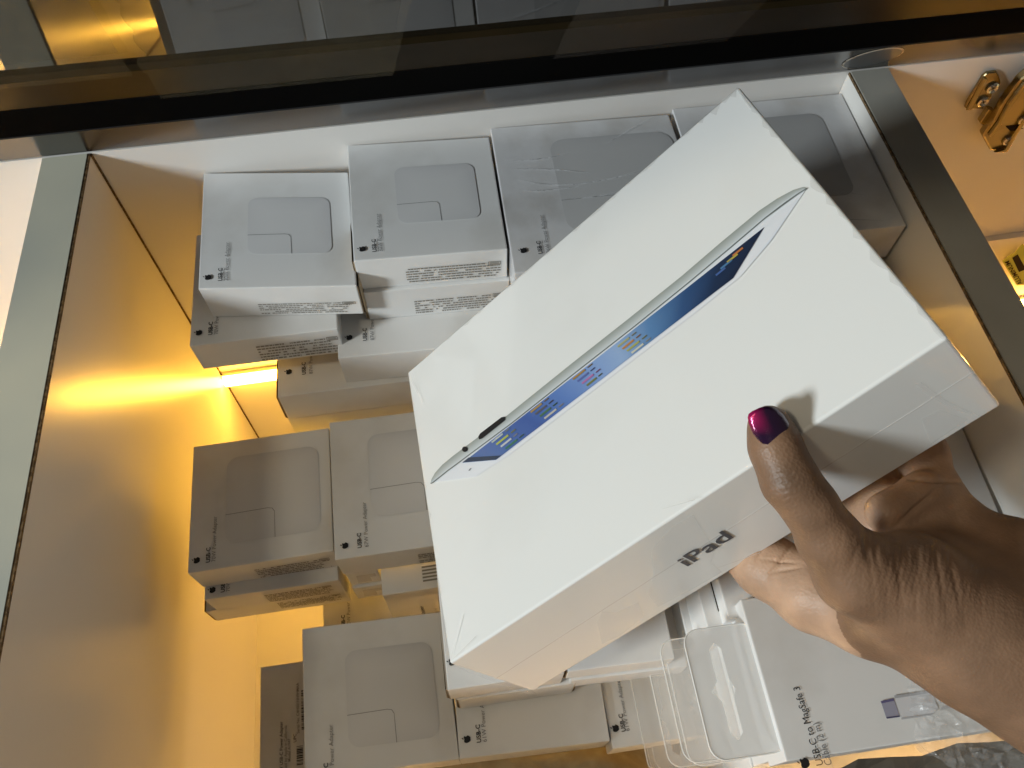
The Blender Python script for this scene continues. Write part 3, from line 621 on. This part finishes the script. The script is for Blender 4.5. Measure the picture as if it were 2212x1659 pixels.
# loose film corner at the lower left end
q0, q1 = P3['C'], P3['c']; out = -unit(P3['B'] - P3['C'])
mesh('film_flap', [q0 + out * .0004, q0 * .45 + q1 * .55 + out * .0025, q1 + out * .003, q1 + back * .06 + out * .0005, q0 * .5 + q1 * .5 + (P3['D'] - P3['C']) * .05], [(0, 1, 2, 3, 4)], M['wrap'], ib, org=IO)

# handling scuffs along the edges of the lid
def scuff(a, b, wmax, seed, n=46, along_v=None):
    r = random.Random(seed); V = []; F = []
    for i in range(n + 1):
        t = i / n; q = a * (1 - t) + b * t; w1 = wmax * max(0, r.random() ** 2.2) * (.35 + .65 * math.sin(PI * t)); V += [q + along_v * .0008 + fn * .00045, q + along_v * (.0009 + w1) + fn * .00045]
    for i in range(n):
        F.append((2 * i, 2 * i + 1, 2 * i + 3, 2 * i + 2))
    mesh('scuff', V, F, M['scuff'], ib, org=IO)
inw = unit(P3['C'] - P3['D']); inu = unit(P3['B'] - P3['C'])
scuff(P3['D'], P3['A'], .0035, 3, along_v=inw); scuff(P3['A'], P3['B'], .0030, 5, 40, along_v=-inu); scuff(P3['D'], P3['C'], .0018, 8, 40, along_v=inu)
scuff(P3['A'] + (P3['D'] - P3['A']) * .002, P3['A'] + (P3['D'] - P3['A']) * .10, .010, 11, 14, along_v=inw)
# ------------------------------------------------------------------ the hand (one continuous surface grown from a distance field)

def hp(x, y, dep, rpx): return (np.array([(x - CX) * dep / FPX, (CY - y) * dep / FPX, -dep]), rpx * dep / FPX)
# every chain: joints (x, y, depth, radius) in the camera frame
CH = dict(
    thumb=[(1662, 922, .2745, 47), (1676, 968, .2725, 52), (1707, 1040, .2705, 57), (1750, 1095, .2715, 55), (1792, 1165, .275, 64), (1850, 1235, .280, 88), (1960, 1275, .287, 122), (2110, 1372, .290, 155), (2330, 1510, .285, 165)],
    index=[(1490, 1060, .372, 48), (1570, 1150, .352, 56), (1655, 1222, .333, 64), (1760, 1280, .318, 80), (1880, 1312, .306, 100), (1990, 1345, .300, 112)],
    middle=[(1700, 960, .375, 46), (1790, 1062, .352, 52), (1870, 1130, .336, 58), (1960, 1215, .322, 78)],
    ring=[(1860, 930, .362, 46), (1900, 1010, .350, 46), (1905, 1098, .328, 54), (2000, 1130, .318, 60), (2080, 1220, .312, 90)],
    little=[(1965, 900, .352, 44), (1992, 985, .335, 50), (2020, 1058, .322, 48), (2085, 1150, .314, 62), (2190, 1215, .306, 92), (2330, 1300, .296, 120)],
    pad=[(1915, 1108, .312, 46), (1995, 1068, .316, 44), (2035, 1078, .318, 40)],
    palm=[(1880, 1255, .305, 80), (2010, 1255, .305, 104), (2180, 1320, .300, 135), (2360, 1430, .292, 155)])
def capd(P, a, ra, b, rb):
    ab = b - a; L = ab.dot(ab); h = np.clip(((P - a) @ ab) / L, 0, 1)
    return np.linalg.norm(P - a - h[:, None] * ab, axis=1) - (ra + (rb - ra) * h)
def smin(a, b, k):
    h = np.maximum(k - np.abs(a - b), 0) / k; return np.minimum(a, b) - h * h * k * .25
def chain(P, js, k=.004):
    js = [hp(*j) for j in js]; d = None
    for (a, ra), (b, rb) in zip(js[:-1], js[1:]):
        e = capd(P, a, ra, b, rb); d = e if d is None else smin(d, e, k)
    return d
def hand_sdf(P):
    t = chain(P, CH['thumb'], .005)
    # flatten the thumb tip a little (nail side) and bulge the knuckle
    i = chain(P, CH['index'], .006); m = chain(P, CH['middle'], .005); r = chain(P, CH['ring'], .005); l = chain(P, CH['little'], .005)
    pd = chain(P, CH['pad'], .006); pm = chain(P, CH['palm'], .01)
    d = smin(m, r, .0018); d = smin(d, l, .0018); d = smin(d, pd, .0022); d = smin(d, pm, .006); d = smin(d, i, .005)
    d = smin(d, t, .007)
    return d
def surface_nets(lo, hi, h):
    n = [int((b - a) / h) + 1 for a, b in zip(lo, hi)]
    ax = [lo[q] + h * np.arange(n[q]) for q in range(3)]
    Dv = np.empty(n, np.float32)
    Yg, Zg = np.meshgrid(ax[1], ax[2], indexing='ij')
    for i, x in enumerate(ax[0]):
        P = np.stack([np.full(Yg.size, x), Yg.ravel(), Zg.ravel()], 1); Dv[i] = hand_sdf(P).reshape(Yg.shape)
    S_ = Dv < 0; c = [slice(0, -1), slice(1, None)]
    cnt = sum(S_[c[a], c[b], c[d]].astype(np.int8) for a in (0, 1) for b in (0, 1) for d in (0, 1))
    act = (cnt > 0) & (cnt < 8); idx = -np.ones(act.shape, np.int64); ii = np.argwhere(act); idx[tuple(ii.T)] = np.arange(len(ii))
    acc = np.zeros((len(ii), 3)); num = np.zeros(len(ii)); cor = [(a, b, d) for a in (0, 1) for b in (0, 1) for d in (0, 1)]
    for p in cor:
        for q in range(3):
            if p[q]: continue
            r = list(p); r[q] = 1
            d0 = Dv[tuple((ii + p).T)]; d1 = Dv[tuple((ii + r).T)]; m = (d0 < 0) != (d1 < 0)
            t = np.where(m, d0 / np.where(m, d0 - d1, 1), 0); pt = np.tile(np.array(p, float), (len(ii), 1)); pt[:, q] += t
            acc[m] += pt[m]; num[m] += 1
    V = (ii + acc / num[:, None]) * h + np.array(lo); F = []
    for q in range(3):
        u, v = [(1, 2), (2, 0), (0, 1)][q]
        a = [slice(0, -1)] * 3; b = [slice(0, -1)] * 3; a[q] = slice(0, -1); b[q] = slice(1, None)
        A_ = S_[tuple(slice(0, -1) if k == q else slice(0, None) for k in range(3))]; B_ = S_[tuple(slice(1, None) if k == q else slice(0, None) for k in range(3))]
        for flip, msk in ((0, A_ & ~B_), (1, ~A_ & B_)):
            e = np.argwhere(msk); e = e[(e[:, u] > 0) & (e[:, v] > 0) & (e[:, u] < idx.shape[u]) & (e[:, v] < idx.shape[v])]
            def at_(du, dv): g = e.copy(); g[:, u] -= du; g[:, v] -= dv; return idx[tuple(g.T)]
            qd = np.stack([at_(0, 0), at_(1, 0), at_(1, 1), at_(0, 1)], 1)
            F.append(qd if not flip else qd[:, ::-1])
    F = np.concatenate(F); return V, F[(F >= 0).all(1)]
HV, HF = surface_nets((.064, -.150, -.395), (.205, .000, -.245), .00125)
def tow(V): return CAM + V @ RM.T
me = bpy.data.meshes.new('hand_raw'); me.from_pydata([tuple(v) for v in HV], [], [tuple(int(i) for i in f) for f in HF]); me.validate()
ho = bpy.data.objects.new('hand_raw', me); col.objects.link(ho)
sm = ho.modifiers.new('s', 'SMOOTH'); sm.factor = .5; sm.iterations = 4
sb = ho.modifiers.new('d', 'SUBSURF'); sb.levels = 1; sb.render_levels = 1
bpy.context.view_layer.update()
hm = bpy.data.meshes.new_from_object(ho.evaluated_get(bpy.context.evaluated_depsgraph_get())); bpy.data.objects.remove(ho)
n = len(hm.vertices); co = np.empty(n * 3); hm.vertices.foreach_get('co', co); co = co.reshape(-1, 3)
no = np.empty(n * 3); hm.vertices.foreach_get('normal', no); no = no.reshape(-1, 3)
X_ = CX + FPX * co[:, 0] / -co[:, 2]; Y_ = CY - FPX * co[:, 1] / -co[:, 2]
facing = np.clip(no[:, 2] * 1.5, 0, 1) * (co[:, 2] > -.312)
def g(cx, cy, sx, sy, a=0):
    c, s_ = math.cos(a), math.sin(a); u = (X_ - cx) * c + (Y_ - cy) * s_; v = -(X_ - cx) * s_ + (Y_ - cy) * c
    return np.exp(-(u / sx) ** 2 - (v / sy) ** 2), u, v
disp = np.zeros(n)
# knuckle folds on the thumb: irregular arcs across the joint
k0, u, v = g(1702, 1040, 42, 36, math.radians(60))
wv = np.sin((u + .012 * v * v + 3.5 * np.sin(v * .13)) * 2 * PI / 15.5); disp += -.00060 * k0 * np.maximum(wv, -.35)
k0, u, v = g(1722, 1085, 60, 46, math.radians(60)); disp += -.00022 * k0 * np.sin((u + .006 * v * v + 2 * np.sin(v * .17)) * 2 * PI / 10)
k0, u, v = g(1690, 1010, 20, 18, 0); disp += .0006 * k0
# skin folds over the wrist side, running down the picture
k0, u, v = g(1990, 1240, 150, 105, math.radians(25))
w2 = np.sin((X_ + .10 * (Y_ - 1240) + 7 * np.sin(Y_ * .021 + 1) + 9 * np.sin(X_ * .017)) * 2 * PI / 31); disp += -.00075 * k0 * .8 * np.maximum(w2, -.2)
disp += -.00028 * k0 * np.sin((X_ + .16 * (Y_ - 1240) + 4 * np.sin(Y_ * .05)) * 2 * PI / 13)
for cx_, cy_, sx_, sy_, an, am in ((1874, 1180, 9, 46, -8, .0030), (1893, 1195, 7, 55, -12, .0016), (1850, 1190, 6, 40, 20, .0010), (2030, 1240, 6, 70, -10, .0016), (2062, 1250, 6, 74, -12, .0014), (1935, 1215, 6, 60, -10, .0009), (1985, 1215, 6, 60, -10, .0008)):
    disp += -am * g(cx_, cy_, sx_, sy_, math.radians(an))[0]
disp *= facing * .27
# creases on the finger under the box
back_m = (co[:, 2] < -.295) * np.clip(no[:, 2] * 1.5, 0, 1)
for cx_, cy_, sx_, sy_, an, am in ((1690, 1205, 4, 40, 38, .0012), (1650, 1180, 4, 34, 30, .0009), (1700, 1230, 30, 4, -10, .0010), (1690, 1213, 34, 3, 6, .0008), (1985, 1092, 5, 60, 48, .0012), (1998, 1036, 60, 4, 4, .0016)):
    disp += -am * g(cx_, cy_, sx_, sy_, math.radians(an))[0] * back_m
co = co + no * disp[:, None]
W_ = tow(co); HB = W_[np.argmin(np.abs(co[:, 2] + .29))]
HB = tow(np.array([[.12, -.06, -.30]]))[0]
hm.vertices.foreach_set('co', (W_ - HB).ravel()); hm.update()
for p in hm.polygons: p.use_smooth = True
# skin: darker on the back of the hand, paler on the pads
sk = np.tile(np.array([.235, .138, .084]), (n, 1))
palmc = np.array([.47, .30, .20]); mix = np.clip((-co[:, 2] - .300) / .012, 0, 1) * (1 - np.clip((X_ - 2080) / 120, 0, 1) * .75)
lowedge = np.clip((Y_ - (1130 + (X_ - 1700) * .62) - 40) / 60, 0, 1) * (X_ < 1860) * (co[:, 2] < -.296)
sk = sk * (1 - np.maximum(mix, lowedge)[:, None]) + palmc * np.maximum(mix, lowedge)[:, None]
kd = g(1705, 1042, 40, 36)[0] * .35 * (co[:, 2] > -.29); sk *= (1 - kd[:, None])
a = hm.color_attributes.new('tint', 'FLOAT_COLOR', 'POINT'); a.data.foreach_set('color', np.concatenate([sk, np.ones((n, 1))], 1).ravel())
skin = mat('skin', (.2, .1, .05), .46, .42, sss=.10)
nt = skin.node_tree; N = nt.nodes; L = nt.links; b = N['Principled BSDF']
at = N.new('ShaderNodeAttribute'); at.attribute_name = 'tint'; tc = N.new('ShaderNodeTexCoord')
n1 = N.new('ShaderNodeTexNoise'); n1.inputs['Scale'].default_value = 55; n1.inputs['Detail'].default_value = 7; L.new(tc.outputs['Object'], n1.inputs['Vector'])
mr = N.new('ShaderNodeMapRange'); mr.inputs['From Min'].default_value = .3; mr.inputs['From Max'].default_value = .7; mr.inputs['To Min'].default_value = .74; mr.inputs['To Max'].default_value = 1.18
L.new(n1.outputs['Fac'], mr.inputs['Value']); vm = N.new('ShaderNodeVectorMath'); vm.operation = 'SCALE'
L.new(at.outputs['Color'], vm.inputs[0]); L.new(mr.outputs[0], vm.inputs['Scale']); L.new(vm.outputs[0], b.inputs['Base Color'])
vo = N.new('ShaderNodeTexVoronoi'); vo.inputs['Scale'].default_value = 900; L.new(tc.outputs['Object'], vo.inputs['Vector'])
n3 = N.new('ShaderNodeTexNoise'); n3.inputs['Scale'].default_value = 260; n3.inputs['Detail'].default_value = 6; L.new(tc.outputs['Object'], n3.inputs['Vector'])
ad = N.new('ShaderNodeMath'); ad.operation = 'ADD'; L.new(vo.outputs['Distance'], ad.inputs[0]); L.new(n3.outputs['Fac'], ad.inputs[1])
bp = N.new('ShaderNodeBump'); bp.inputs['Strength'].default_value = .38; bp.inputs['Distance'].default_value = .0003; L.new(ad.outputs[0], bp.inputs['Height']); L.new(bp.outputs[0], b.inputs['Normal'])
hm.materials.clear(); hm.materials.append(skin); hm.name = 'person'
person = bpy.data.objects.new('person', hm); col.objects.link(person); person.location = Vector(HB)
tag(person, 'brown skinned hand and wrist with dark purple thumbnail holding the tablet box', 'person')
# thumbnail
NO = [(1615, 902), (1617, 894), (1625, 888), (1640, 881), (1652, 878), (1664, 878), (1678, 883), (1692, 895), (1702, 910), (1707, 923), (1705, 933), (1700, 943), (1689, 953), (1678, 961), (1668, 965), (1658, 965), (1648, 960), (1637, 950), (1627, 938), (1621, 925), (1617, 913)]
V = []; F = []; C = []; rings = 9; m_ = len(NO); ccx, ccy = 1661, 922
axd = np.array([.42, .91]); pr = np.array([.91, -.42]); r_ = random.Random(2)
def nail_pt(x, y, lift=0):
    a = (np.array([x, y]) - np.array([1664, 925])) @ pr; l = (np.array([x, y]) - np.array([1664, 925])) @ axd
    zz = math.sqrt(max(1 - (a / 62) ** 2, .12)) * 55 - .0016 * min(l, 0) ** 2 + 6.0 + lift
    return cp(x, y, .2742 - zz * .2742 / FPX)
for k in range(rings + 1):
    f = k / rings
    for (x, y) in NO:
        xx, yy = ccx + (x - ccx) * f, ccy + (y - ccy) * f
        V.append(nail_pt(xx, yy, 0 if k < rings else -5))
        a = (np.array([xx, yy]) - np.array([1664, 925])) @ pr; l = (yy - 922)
        gl = max(0, min(1, (-a + 6) / 26)) * max(0, min(1, (18 - l) / 34)); base = np.array((.030, .007, .045)); pink = np.array((.62, .015, .17))  # pink reflection on the polish, painted into the vertex colours towards the upper left
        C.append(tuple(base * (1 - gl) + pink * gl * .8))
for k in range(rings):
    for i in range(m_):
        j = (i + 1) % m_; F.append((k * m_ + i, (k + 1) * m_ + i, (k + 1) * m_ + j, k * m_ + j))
nm = mat('nail_polish_painted_sheen', (.05, .004, .03), .16, .6, metal=.45, coat=1, coat_rough=.035, attr='tint', bump=(2500, .25, .0003, 2))
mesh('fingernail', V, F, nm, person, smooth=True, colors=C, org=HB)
